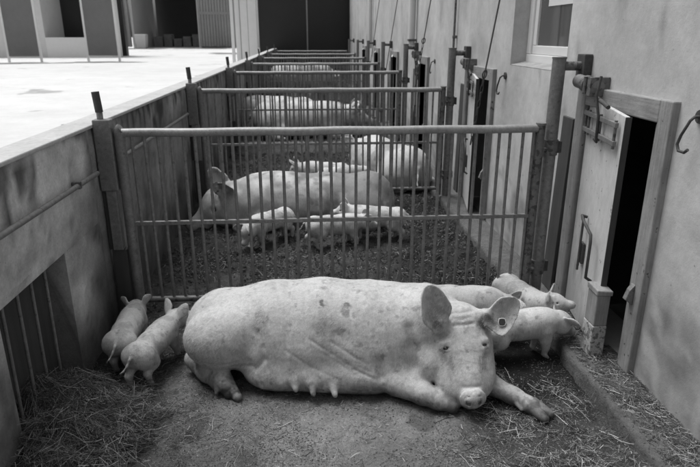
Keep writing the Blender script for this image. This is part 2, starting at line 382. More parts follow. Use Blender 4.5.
# ------------------------------------------------------------------ low concrete wall on the left
lw = thing('concrete_wall', 'low stained concrete pen wall with feed opening separating the pens from the bright yard', 'wall', (LX, 0, 0))
WT = .14
def wallblock(y0, y1, z0, z1, name='wall_panel', x1=0., m='concrete', st=.04):
    """block whose pen-side face is a fine grid: uneven surface, dark run-down stains from its top edge"""
    if y0 > 9: st = .3
    ny, nz = max(2, int((y1-y0)/st)), max(2, int((z1-z0)/st)); ys_, zs_ = np.linspace(y0, y1, ny+1), np.linspace(z0, z1, nz+1)
    Yg, Zg = np.meshgrid(ys_, zs_, indexing='ij'); P = np.stack([np.zeros(Yg.size), Yg.ravel(), Zg.ravel()], 1)
    edge = np.minimum(np.minimum(P[:, 1]-y0, y1-P[:, 1]), np.minimum(P[:, 2]-z0, z1-P[:, 2]))
    X = x1+(.004*vnoise(P, .12, 61)+.003*vnoise(P, .045, 62))*sstep(0, .05, edge)-.006*sstep(.02, 0, edge)
    V = np.concatenate([np.stack([X, P[:, 1], P[:, 2]], 1), np.array([(-WT, y0, z0), (-WT, y1, z0), (-WT, y1, z1), (-WT, y0, z1)])])
    n = len(X); g = lambda i, j: i*(nz+1)+j
    F = [(g(i, j), g(i+1, j), g(i+1, j+1), g(i, j+1)) for i in range(ny) for j in range(nz)]
    F += [[n+3]+[n+2]+[g(i, nz) for i in range(ny, -1, -1)], [n, n+3]+[g(0, j) for j in range(nz, -1, -1)], [n+2, n+1]+[g(ny, j) for j in range(nz+1)], [n+1, n]+[g(i, 0) for i in range(ny+1)], (n, n+1, n+2, n+3)]
    me = bpy.data.meshes.new(name); me.from_pydata(V.tolist(), [], F); me.update()
    o = link(name, me, M[m], lw)
    q = P[:, 1]; run = .05+.20*vnoise(np.stack([q*0, q, q*0], 1), .22, 63)+.26*vnoise(np.stack([q*0, q, q*0], 1), .05, 64)
    t = 1-.75*sstep(.0, -.06, (z1-P[:, 2])-run)*np.clip(.75+.9*vnoise(P, .09, 65), .1, 1)
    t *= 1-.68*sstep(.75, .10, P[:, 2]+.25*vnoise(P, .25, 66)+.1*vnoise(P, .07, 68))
    t *= (1+.30*vnoise(P, .35, 67))*(1+.22*vnoise(P, .11, 70))
    t *= 1-.30*sstep(.4, .6, vnoise(P*np.array([1, 1, .35]), .07, 71)+.5*vnoise(P, .03, 72))
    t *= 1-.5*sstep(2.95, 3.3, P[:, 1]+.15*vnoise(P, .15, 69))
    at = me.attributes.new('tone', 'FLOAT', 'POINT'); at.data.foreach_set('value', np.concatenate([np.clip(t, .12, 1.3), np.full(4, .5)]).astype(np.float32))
    return o
wallblock(-.6, 2.10, -.1, .70, 'pier')
wallblock(2.755, 3.26, -.1, .70)
wallblock(-.6, 3.26, .70, 1.215, 'beam', .004)
for k in range(len(FY)):
    a = FY[k]-.09 if k else 3.26
    b = FY[k+1]-.095 if k+1 < len(FY) else END
    a = 3.26 if k == 0 else FY[k]-.09
    wallblock(a+.004, b, -.1, 1.215)
MB().box(-WT-.01, .010, -.6, END, 1.217, 1.238).build('coping', M['concrete_top'], lw, .006)
MB().box(-WT+.012, -WT+.03, 2.1, 2.755, -.1, .70).build('shade_backing', M['plank'], lw)  # sheet closing the feed opening; the recess's shade is put into its colour
for yv in (2.20, 2.33, 2.46, 2.60): MB().tube([(-.05, yv, 0), (-.05, yv+.015, .70)], .008, 8).build('feed_bar', M['galv'], lw)
# water pipe fixed to the wall
wp = thing('water_pipe', 'thin horizontal metal water pipe running along the concrete wall', 'pipe', (LX+.03, 0, .985))
MB().tube([(0, -.6, .0), (0, 1.5, .004), (.002, 2.6, .0), (0, 3.24, -.002)], .013, 10).build('pipe', M['galv'], wp)
for yv in (.9, 1.75, 2.95): MB().box(-.027, .016, yv-.012, yv+.012, -.017, .019).build('bracket', M['galvdk'], wp, .003)
MB().tube([(.0, 3.42, .0), (0, 5.80, -.002)], .013, 10).build('pipe', M['galv'], wp)

# posts where the fences meet the low wall
def wall_post():
    t = thing('wall_post', '', 'post', (LX, FY[0], 0), 'posts on the low concrete wall')
    MB().box(.008, .105, -.035, .03, .86, 1.262).build('upper_plate', M['galv'], t, .006)
    MB().box(.03, .088, -.03, .02, .50, .86).build('middle_plate', M['galv'], t, .005)
    MB().box(.015, .10, -.015, .04, .06, .50).build('lower_plate', M['plank'], t, .006)
    MB().box(.005, .03, -.012, .035, .50, .86).build('back_strip', M['plank'], t, .004)
    MB().tube([(.045, 0, 1.262), (.045, 0, 1.30)], .017, 10).build('socket', M['galv'], t)
    MB().tube([(.045, 0, 1.30), (.037, 0, 1.41)], .021, 10).build('rod', M['rust'], t)
    return t
ordn = ['nearest', 'second', 'third', 'fourth', 'fifth', 'sixth', 'farthest']
wp0 = wall_post(); wp0['label'] = 'pale plated post with dark steel rod on the concrete wall at the nearest fence'
for k in range(1, 7):
    dup(wp0, (LX, FY[k], 0), 'pale plated post with dark steel rod on the concrete wall at the %s fence' % (ordn[k] if k == 6 else ordn[k]+' nearest'))

# ------------------------------------------------------------------ pen fences
def pen_fence():
    t = thing('pen_fence', 'nearest tubular steel pen fence with vertical bars directly behind the lying sow', 'fence', (0, FY[0], 0), 'steel fences between the pens')
    xl, xr = -1.062, 1.345; zb, zt, zm = .165, 1.185, .655
    tr = MB().tube([(xl, 0, .09), (xl, 0, .6), (xl, 0, 1.10), (xl, 0, 1.188)]+arc((xl+.022, 0, 1.188), .022, 180, 110, 3)[1:], .031, 14).build('left_stile', M['galv'], t)
    n = 30; pts = [(xl+.012+(xr-.02-xl-.012)*k/n, .002*math.sin(k*1.3), zt+.0015*math.sin(k*.9)) for k in range(n+1)]
    MB().tube(pts, .0245, 14).build('top_rail', M['rail'], t)
    MB().box(xl+.024, xr-.02, -.011, .011, zm-.012, zm+.012).build('middle_rail', M['galv'], t, .003)
    MB().tube([(xl+.02, 0, zb), (.2, 0, zb-.004), (xr-.02, 0, zb+.004)], .019, 10).build('bottom_rail', M['galvdk'], t)
    s = MB().tube([(xr, 0, .10), (xr, 0, 1.205)], .027, 14).build('right_stile', M['galvdk'], t)
    MB().tube([(xr, 0, 1.205), (xr, 0, 1.218)], .030, 14).build('cap', M['galv'], s)
    for z in (.30, 1.06): MB().tube([(xr+.02, 0, z), (xr+.075, .01, z)], .012, 8).build('hinge_pin', M['galvdk'], t)
    bm = MB().tube([(0, 0, zb), (0, 0, .5), (0, 0, .9), (0, 0, zt-.01)], .0094, 8)
    b0 = None; nb = 34
    for k in range(nb):
        x = xl+.066+(xr-xl-.10)*k/(nb-1)
        if b0 is None: o = b0 = bm.build('bar', M['galv'], t)
        else: o = b0.copy(); COL.objects.link(o); o.parent = t
        o.location = (x, .0, 0); o.rotation_euler = (random.uniform(-.004, .004), random.uniform(-.005, .005), random.uniform(0, 6))
    return t
pf = pen_fence()
fl = ['', 'second tubular steel pen fence, behind the sow lying with her piglets', 'third tubular steel pen fence, behind the pen with the rump of a standing sow',
      'fourth tubular steel pen fence, behind the long sow lying side on', 'fifth tubular steel pen fence along the row, in the blurred distance',
      'sixth tubular steel pen fence along the row, next to last before the dark end wall', 'farthest tubular steel pen fence in front of the dark end wall']
for k in range(1, 7): dup(pf, (0, FY[k], 0), fl[k])

# hinge posts by the barn wall
def hinge_post():
    t = thing('hinge_post', '', 'post', (1.425, FY[0]+.03, 0), 'steel hinge posts along the barn wall')
    MB().tube([(0, 0, .07), (0, 0, 1.575)], .038, 16).build('pole', M['galv'], t)
    MB().tube([(0, 0, 1.575), (0, 0, 1.584)], .041, 16).build('cap', M['galvdk'], t)
    MB().tube([(.03, 0, 1.535), (.155, .0, 1.535)], .026, 12).build('arm', M['galvdk'], t)
    MB().box(.125, .173, -.05, .05, 1.47, 1.60).build('wall_plate', M['rust'], t, .005)
    for z in (1.07, .31):
        c = MB().tube([(0, 0, z-.045), (0, 0, z+.045)], .045, 16).build('collar', M['galvdk'], t)
        MB().box(.04, .068, -.012, .012, z-.035, z+.035).build('lug', M['rust'], c, .003)
    return t
hp = hinge_post(); hp['label'] = 'weathered steel hinge post below the window at the right end of the nearest fence'
for k in range(1, 7): dup(hp, (1.425, FY[k]+.03, 0), 'weathered steel hinge post by the barn wall at the %s fence' % (ordn[k] if k == 6 else ordn[k]+' nearest'))

# dark planks standing against the wall beside each hatch
pk = MB().box(-.022, .0, -.075, .075, .0, 1.14).build('wooden_plank', M['plank'], None, .004)
prop(pk, 'dark upright wooden plank against the wall between hinge post and hatch, nearest the camera', 'plank', 'dark planks beside the hatches')
pk.location = (WX-.008, 3.545, .085); pk.rotation_euler = (R(.8), R(.6), 0)
for k in range(1, 4):
    o = pk.copy(); COL.objects.link(o); o.location = (WX-.008, 3.545+FY[k]-FY[0], .085); o['label'] = 'dark upright wooden plank against the wall at the %s nearest fence' % ordn[k]

# iron hooks on the wall
def wall_hook(y, z, label):
    t = thing('wall_hook', label, 'hook', (WX, y, z), 'iron hooks on the barn wall')
    MB().tube([(0, 0, .10), (-.03, 0, .10), (-.05, -.005, .085), (-.055, .03, .02), (-.055, .045, -.02), (-.055, .03, -.045), (-.055, -.01, -.045), (-.055, -.03, -.03)], .0065, 8).build('rod', M['rust'], t)
    MB().tube([(-.001, 0, .10), (-.012, 0, .10)], .028, 12).build('rosette', M['rust'], t)
    return t
wall_hook(2.315, 1.285, 'bent iron hook on the plaster wall right of the nearest hatch')
wall_hook(4.82, 1.29, 'bent iron hook on the plaster wall behind the nearest hinge post')
wall_hook(7.62, 1.29, 'small bent iron hook on the plaster wall beside the third hatch')

# lifting cords with chain and shackle
def chain_cord(p0, p1, label, chain=True):
    a = Vector(p0); b = Vector(p1)
    t = thing('lifting_cord', label, 'cord', a, 'slanting cords along the barn wall'); d = b-a
    lk = d*.42 if chain else d*0
    MB().tube([lk, lk+(d-lk)*.5, d], .007, 8).build('cord', M['cord'], t)
    if chain:
        q = d.to_track_quat('Z', 'Y'); n = 9; L = lk.length/n
        base = None
        for k in range(n):
            if base is None:
                pts = [(.011*math.cos(u), 0, L*.5+(L*.64)*math.sin(u)) for u in [2*math.pi*j/14 for j in range(15)]]
                base = MB().tube(pts, .0042, 6, False).build('chain_link', M['rust'], t); o = base
            else:
                o = base.copy(); COL.objects.link(o); o.parent = t
            o.location = d.normalized()*(L*k)
            o.rotation_mode = 'QUATERNION'; o.rotation_quaternion = q @ Euler((0, 0, R(90*k+20))).to_quaternion()
        pts = [lk+q @ Vector((.022*math.cos(u), 0, .03+.035*math.sin(u))) for u in [2*math.pi*j/14 for j in range(15)]]
        MB().tube(pts, .006, 6, False).build('shackle', M['rust'], t)
    return t
chain_cord((1.40, 5.02, .80), (1.52, 4.80, 2.15), 'taut slanting cord with chain and shackle rising behind the nearest fence')
chain_cord((1.42, 8.0, 1.0), (1.5, 7.3, 2.45), 'slanting cord with chain rising at the third hatch', True)
chain_cord((1.42, 11.2, 1.0), (1.5, 9.9, 2.7), 'plain slanting cord at the fourth hatch', False)
chain_cord((1.42, 14.0, 1.0), (1.5, 12.4, 2.9), 'plain slanting cord at the fifth hatch', False)
# pipes down the wall
for (yv, z0, r, lab) in ((9.05, 1.5, .05, 'pale round downpipe on the barn wall at the third hatch'), (6.55, 1.55, .012, 'thin conduit running up the barn wall above the second hinge post'), (15.2, 1.4, .05, 'distant downpipe on the barn wall near the fifth hatch')):
    dp = thing('downpipe', lab, 'pipe', (WX-r-.02, yv, z0), 'pipes on the barn wall')
    MB().tube([(0, 0, 0), (0, 0, 4.5-z0)], r, 12).build('pipe', M['pale'] if r > .02 else M['galvdk'], dp)
    for z in (.12, 1.4): MB().box(-r-.004, r+.019, -r-.006, r+.006, z, z+.03).build('clip', M['galvdk'], dp, .003)

# ------------------------------------------------------------------ buildings at the end of the run and across the yard
es = thing('machine_hall', 'dark sheet-clad hall wall closing the far end of the pens', 'building', (0, END+.2, 0))
for (x0, x1) in ((-1.86, -.045), (.005, 2.1)): MB().box(x0, x1, 0, .12, -.1, 6).build('wall_sheet', M['slate'], es, .01)
MB().box(-.045, .005, -.02, .10, -.1, 6).build('cover_strip', M['barn_grey'], es, .004)
MB().box(2.1, 8, 0, 6, -.1, 6).build('side_wall', M['slate'], es)
MB().box(-1.86, 2.1, .12, 6, -.1, 6).build('hall_body', M['slate'], es)
ws = thing('sliding_door', 'tall white ribbed sliding door leaf standing left of the dark end wall', 'door', (-1.9, END+.05, .55))
for k, (x0, x1, y) in enumerate(((-.34, -.02, .0), (-.64, -.36, .05), (-.84, -.66, .1), (-1.02, -.9, .14))):
    MB().box(x0, x1, y, y+.06, 0, 5.4).build('panel', M['white'], ws, .01)
for x0 in (-.36, -.66): MB().box(x0, x0+.02, .04, .10, 0, 5.4).build('batten', M['barn_grey'], ws)

YB = 58; ZB = .6
bn = thing('barn', 'far barn across the bright yard with a black open doorway between grey boarded leaves', 'building', (0, YB, ZB))
MB().box(-16.1, -15.9, .0, 8, 0, 9).build('door_jamb', M['pale'], bn); MB().box(-10.1, -9.9, 0, 8, 0, 9).build('door_jamb', M['pale'], bn)
MB().box(-15.9, -10.1, 9, 9.2, 0, 9).build('back_wall', M['slate'], bn)
MB().box(-15.9, -10.1, 0, .2, 5.4, 9).build('lintel', M['barn_grey'], bn)
MB().box(-36, -19.9, .3, .6, 0, 9).build('front_wall', M['pale'], bn); MB().box(-9.9, 4, .4, .7, 0, 9).build('front_wall', M['pale'], bn)
for (x0, x1) in ((-19.6, -16.15), (-9.95, -6.6)):
    lf = MB(); n = 13
    for k in range(n):
        u = x0+(x1-x0)*k/n; lf.box(u, u+(x1-x0)/n-.03, -.4-.02*(k % 2), -.2, .12+.03*(k % 3), 9)
    lf.box(x0, x1, -.21, -.15, .1, 9); lf.box(x0, x1, -.46, -.40, 2.9, 3.15)
    lf.build('leaf', M['barn_grey'], bn)
MB().box(-15.9, -10.1, 0, 9, 9, 9.2).build('ceiling', M['slate'], bn)
for k in range(6): MB().box(-15.6+k*.95, -14.8+k*.95, 6, 7.2, 0, 1.0+.25*math.sin(k*2.1)).build('stored_bale', M['concrete2'], bn, .05)
bk = MB().hexa([(-.4, -.4, 0), (.4, -.4, 0), (.4, .4, 0), (-.4, .4, 0), (-.5, -.5, 1.2), (.5, -.5, 1.2), (.5, .5, 1.2), (-.5, .5, 1.2)]).build('bin', M['white'], None, .05)
bk.location = (-15.0, YB-1.2, ZB); prop(bk, 'small white bin standing in front of the black barn doorway', 'bin')
# two tall framed gate leaves and the pale store between them
def gate_leaf(x, y, w, label, rz):
    t = thing('gate_leaf', label, 'gate', (x, y, ZB), 'tall grey gate leaves across the yard', rz)
    MB().box(.09, w-.09, -.02, .02, .25, 3.0).build('sheet', M['gate_grey'], t)
    for x0, x1 in ((0, .09), (w-.09, w)): MB().box(x0, x1, -.04, .04, 0, 3.1).build('stile', M['white'], t, .008)
    MB().box(.09, w-.09, -.04, .04, 3.0, 3.1).build('rail', M['white'], t, .008)
    return t
gate_leaf(-12.95, 27.3, 1.45, 'leftmost tall grey gate leaf with white frame standing open across the yard', 0)
gate_leaf(-9.85, 28.0, 1.45, 'right of the two tall grey gate leaves with white frame across the yard', 0)
st = thing('store_shed', 'pale shed with a dark square opening between the two grey gate leaves', 'shed', (-13.6, 33, ZB))
MB().box(-9, 0, 0, 3, 0, 3.6).build('left_wall', M['pale'], st); MB().box(3.3, 3.75, 0, .3, 0, 2.9).build('right_wall', M['pale'], st)
MB().box(0, 3.3, 0, .3, 0, 1.0).build('parapet', M['white'], st); MB().box(0, 3.3, 2.6, 3, 0, 3.6).build('back_wall', M['slate'], st); MB().box(-9, 3.75, 0.02, 3, 3.6, 3.75).build('roof', M['white'], st)

# ------------------------------------------------------------------ pigs: one continuous skin each, grown from blended volumes
class SDF:
    def __init__(s, lo, hi, h):
        s.h = h; s.lo = np.array(lo, np.float32); n = np.ceil((np.array(hi)-np.array(lo))/h).astype(int)+1
        s.ax = [s.lo[i]+h*np.arange(n[i], dtype=np.float32) for i in range(3)]
        s.D = np.full(n, 1.0, np.float32)
    def box(s, lo, hi, m):
        sl = []
        for i in range(3):
            a = int(max(0, math.floor((lo[i]-m-s.lo[i])/s.h))); b = int(min(len(s.ax[i]), math.ceil((hi[i]+m-s.lo[i])/s.h)+1))
            if b-a < 1: return None
            sl.append(slice(a, b))
        P = np.stack(np.meshgrid(s.ax[0][sl[0]], s.ax[1][sl[1]], s.ax[2][sl[2]], indexing='ij'), -1)
        return tuple(sl), P
    def mix(s, sl, d, k, sub=False):
        A = s.D[sl]
        if sub: d = -d; h = np.clip(.5-.5*(d-A)/-k, 0, 1) if False else np.maximum(k-np.abs(A-d), 0)/k; s.D[sl] = np.maximum(A, d)+h*h*k*.25
        else: h = np.maximum(k-np.abs(A-d), 0)/k; s.D[sl] = np.minimum(A, d)-h*h*k*.25
    def cone(s, a, b, ra, rb, k=.05, sub=False):
        a = np.array(a, np.float32); b = np.array(b, np.float32); r = max(ra, rb)
        q = s.box(np.minimum(a, b)-r, np.maximum(a, b)+r, k+.02)
        if q is None: return
        sl, P = q; ab = b-a; t = np.clip(((P-a)@ab)/max(float(ab@ab), 1e-9), 0, 1)
        s.mix(sl, np.linalg.norm(P-(a+t[..., None]*ab), axis=-1)-(ra+(rb-ra)*t), k, sub)
    def chain(s, pts, rs, k=.05, sub=False):
        for i in range(len(pts)-1): s.cone(pts[i], pts[i+1], rs[i], rs[i+1], k, sub)
    def ell(s, c, r, k=.05, rot=None, sub=False):
        c = np.array(c, np.float32); r = np.array(r, np.float32); m = float(r.max())
        ext = r if rot is None else np.full(3, m)
        q = s.box(c-ext, c+ext, k+.02)
        if q is None: return
        sl, P = q; p = P-c
        if rot is not None: p = p @ np.array(rot, np.float32)          # columns of rot = local axes
        k0 = np.linalg.norm(p/r, axis=-1); k1 = np.linalg.norm(p/(r*r), axis=-1)
        s.mix(sl, k0*(k0-1)/np.maximum(k1, 1e-6), k, sub)
    def ear(s, base, tip, nrm, wid, t0=.007, cup=.5, curl=.0, k=.02, root=.35, point=1.0, skew=0.):
        """leaf: base->tip, face normal nrm, half width wid, cupped along its edges, tip curled along nrm"""
        base = np.array(base, np.float32); L = np.array(tip, np.float32)-base; ln = float(np.linalg.norm(L)); L /= ln
        n = np.array(nrm, np.float32); n -= L*(n@L); n /= np.linalg.norm(n); W = np.cross(n, L)
        m = ln+wid
        q = s.box(base-m, base+m, .01)
        if q is None: return
        sl, P = q; p = P-base; u = (p@L)/ln; v = p@W; w = p@n
        uc = np.clip(u, 0, 1); v = v-skew*wid*uc**2
        prof = wid*np.maximum((root+(1-root)*sstep(0, .45, uc))*np.power(np.clip(1-np.power(uc, 2.6), 0, 1), .5*point), .0)
        vv = np.clip(np.abs(v)/wid, 0, 1.3)
        w0 = cup*wid*(vv**2)*(.6+.4*uc)+curl*ln*uc**2
        sl_ = 1/np.sqrt(1+(2*cup*vv)**2)
        dw = np.abs(w-w0)*sl_
        d2 = np.maximum(np.abs(v)-prof, np.maximum(-u, u-1)*ln)
        t = t0*(1.35-.55*uc)
        d = np.sqrt(np.maximum(d2+t, 0)**2+np.maximum(dw, 0)**2)-t
        d = np.where(d2+t < 0, dw-t, d)
        s.mix(sl, d.astype(np.float32), k)
    def surf(s, x, z, off=0.):
        i = int(round((x-s.lo[0])/s.h)); k = int(round((z-s.lo[2])/s.h)); j = np.argmax(s.D[i, :, k] < 0)
        return (x, float(s.ax[1][j])+off, z)
    def mesh(s, ground=None):
        D = s.D; nx, ny, nz = D.shape; neg = D < 0
        c = np.zeros((nx-1, ny-1, nz-1), np.int8)
        for i in (0, 1):
            for j in (0, 1):
                for k in (0, 1): c += neg[i:nx-1+i, j:ny-1+j, k:nz-1+k]
        act = (c > 0) & (c < 8); ids = np.argwhere(act); idx = np.full(act.shape, -1, np.int32); idx[act] = np.arange(len(ids))
        acc = np.zeros((len(ids), 3), np.float32); cnt = np.zeros(len(ids), np.float32)
        co = [(i, j, k) for i in (0, 1) for j in (0, 1) for k in (0, 1)]
        for a in co:
            for axn in range(3):
                if a[axn]: continue
                b = list(a); b[axn] = 1
                va = D[ids[:, 0]+a[0], ids[:, 1]+a[1], ids[:, 2]+a[2]]; vb = D[ids[:, 0]+b[0], ids[:, 1]+b[1], ids[:, 2]+b[2]]
                mk = (va < 0) != (vb < 0); t = np.where(mk, va/np.where(mk, va-vb, 1), 0)
                p = np.tile(np.array(a, np.float32), (len(ids), 1)); p[:, axn] = t
                acc[mk] += p[mk]; cnt[mk] += 1
        V = (ids+acc/cnt[:, None])*s.h+s.lo
        F = []
        for axn in range(3):
            o1, o2 = [(1, 2), (2, 0), (0, 1)][axn]
            sa = [slice(None)]*3; sb = [slice(None)]*3; sa[axn] = slice(0, -1); sb[axn] = slice(1, None)
            A = neg[tuple(sa)]; B = neg[tuple(sb)]; e = np.argwhere(A != B)
            e = e[(e[:, o1] > 0) & (e[:, o2] > 0) & (e[:, o1] < D.shape[o1]-1) & (e[:, o2] < D.shape[o2]-1)]
            inside = A[e[:, 0], e[:, 1], e[:, 2]]
            def cell(d1, d2):
                q = e.copy(); q[:, o1] -= d1; q[:, o2] -= d2; return idx[q[:, 0], q[:, 1], q[:, 2]]
            f = np.stack([cell(1, 1), cell(0, 1), cell(0, 0), cell(1, 0)], 1)
            f[~inside] = f[~inside][:, ::-1]; F.append(f)
        F = np.concatenate(F); F = F[(F >= 0).all(1)]
        for _ in range(2):                                        # light relaxation
            S = np.zeros_like(V); n = np.zeros(len(V), np.float32)
            for k in range(4):
                for kk in (1, 3):
                    np.add.at(S, F[:, k], V[F[:, (k+kk) % 4]]); np.add.at(n, F[:, k], 1)
            V = V*.62+.38*S/np.maximum(n, 1)[:, None]
        return V, F
def normals(V, F):
    n = np.cross(V[F[:, 2]]-V[F[:, 0]], V[F[:, 3]]-V[F[:, 1]]); N = np.zeros_like(V)
    for k in range(4): np.add.at(N, F[:, k], n)
    return N/np.maximum(np.linalg.norm(N, axis=1), 1e-9)[:, None]
def uv_sphere(r, n=16, m=10):
    b = MB(); vs = [(0, 0, r)]
    for j in range(1, m):
        for i in range(n): vs.append((r*math.sin(math.pi*j/m)*math.cos(2*math.pi*i/n), r*math.sin(math.pi*j/m)*math.sin(2*math.pi*i/n), r*math.cos(math.pi*j/m)))
    vs.append((0, 0, -r)); fs = [(0, 1+i, 1+(i+1) % n) for i in range(n)]
    for j in range(m-2):
        for i in range(n): a = 1+j*n+i; c = 1+j*n+(i+1) % n; fs.append((a, a+n, c+n, c))
    L = len(vs)-1; fs += [(L, L-n+(i+1) % n, L-n+i) for i in range(n)]
    return b.add(vs, fs, True)
def finish(name, sdf, label, cat, group=None, spots=(), tonefn=None, wr=1.0, ground=True):
    V, F = sdf.mesh(); N = normals(V, F)
    d = .0012*wr*vnoise(V, .05, 3)+.0005*wr*vnoise(V*np.array([1, 1, .4]), .009, 2)+.0007*wr*vnoise(V, .018, 4)+.0018*wr*vnoise(V, .14, 5)
    V = V+N*d[:, None]
    t = 1+.07*vnoise(V, .16, 6)+.05*vnoise(V, .05, 7)+.05*vnoise(V, .02, 8)
    dirt = sstep(.25, .6, vnoise(V, .11, 9)+.5*vnoise(V, .035, 10))
    t *= 1-.12*dirt*wr
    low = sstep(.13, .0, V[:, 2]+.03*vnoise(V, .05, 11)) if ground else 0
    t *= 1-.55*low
    cake = sstep(.16, .03, V[:, 2]+.05*vnoise(V, .06, 31)) if ground else 0
    t *= 1-.35*cake*sstep(.05, .35, vnoise(V, .022, 32)+.5*vnoise(V, .008, 33))
    t *= 1-.30*sstep(.62, .78, vnoise(V, .035, 34)+.4*vnoise(V, .012, 35))
    for (c, r, a) in spots:
        q = np.linalg.norm((V-np.array(c))/np.array(r), axis=1)+.55*vnoise(V, max(min(np.atleast_1d(r))*.9, .008), 12)+.2*vnoise(V, .012, 13)
        t *= 1-a*sstep(1.15, .55, q)
    if tonefn is not None: t *= tonefn(V, N)
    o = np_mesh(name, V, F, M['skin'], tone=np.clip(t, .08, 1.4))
    return prop(o, label, cat, group)
def eye(parent, c, r):
    o = uv_sphere(r).build('eye', M['eye'], parent); o.location = c; return o
def nrm(v): v = np.array(v, float); return v/np.linalg.norm(v)

def bristles(o, n, l0, l1, r, flow, seed=1, val='hair', zmin=.03):
    me = o.data; nv = len(me.vertices); V = np.zeros(nv*3, np.float32); me.vertices.foreach_get('co', V); V = V.reshape(-1, 3)
    Nn = np.zeros(nv*3, np.float32); me.vertices.foreach_get('normal', Nn); Nn = Nn.reshape(-1, 3)
    g = np.random.default_rng(seed); i = g.integers(0, nv, n); i = i[V[i, 2] > zmin]; n = len(i)
    P = V[i]+g.normal(0, .002, (n, 3)); N = Nn[i]; D = flow(P)+g.normal(0, .25, (n, 3)); D -= N*(D*N).sum(1)[:, None]; D /= np.maximum(np.linalg.norm(D, axis=1), 1e-6)[:, None]
    ln = (l0+(l1-l0)*g.random(n))[:, None]; S = np.cross(N, D); lift = (.12+.25*g.random(n))[:, None]
    Q = np.stack([P-N*.002+S*r, P-N*.002-S*r, P+D*ln+N*ln*lift], 1).reshape(-1, 3)
    h = np_mesh('bristles', Q, np.arange(n*3).reshape(-1, 3), M[val], o, smooth=False, kind='stuff'); return h
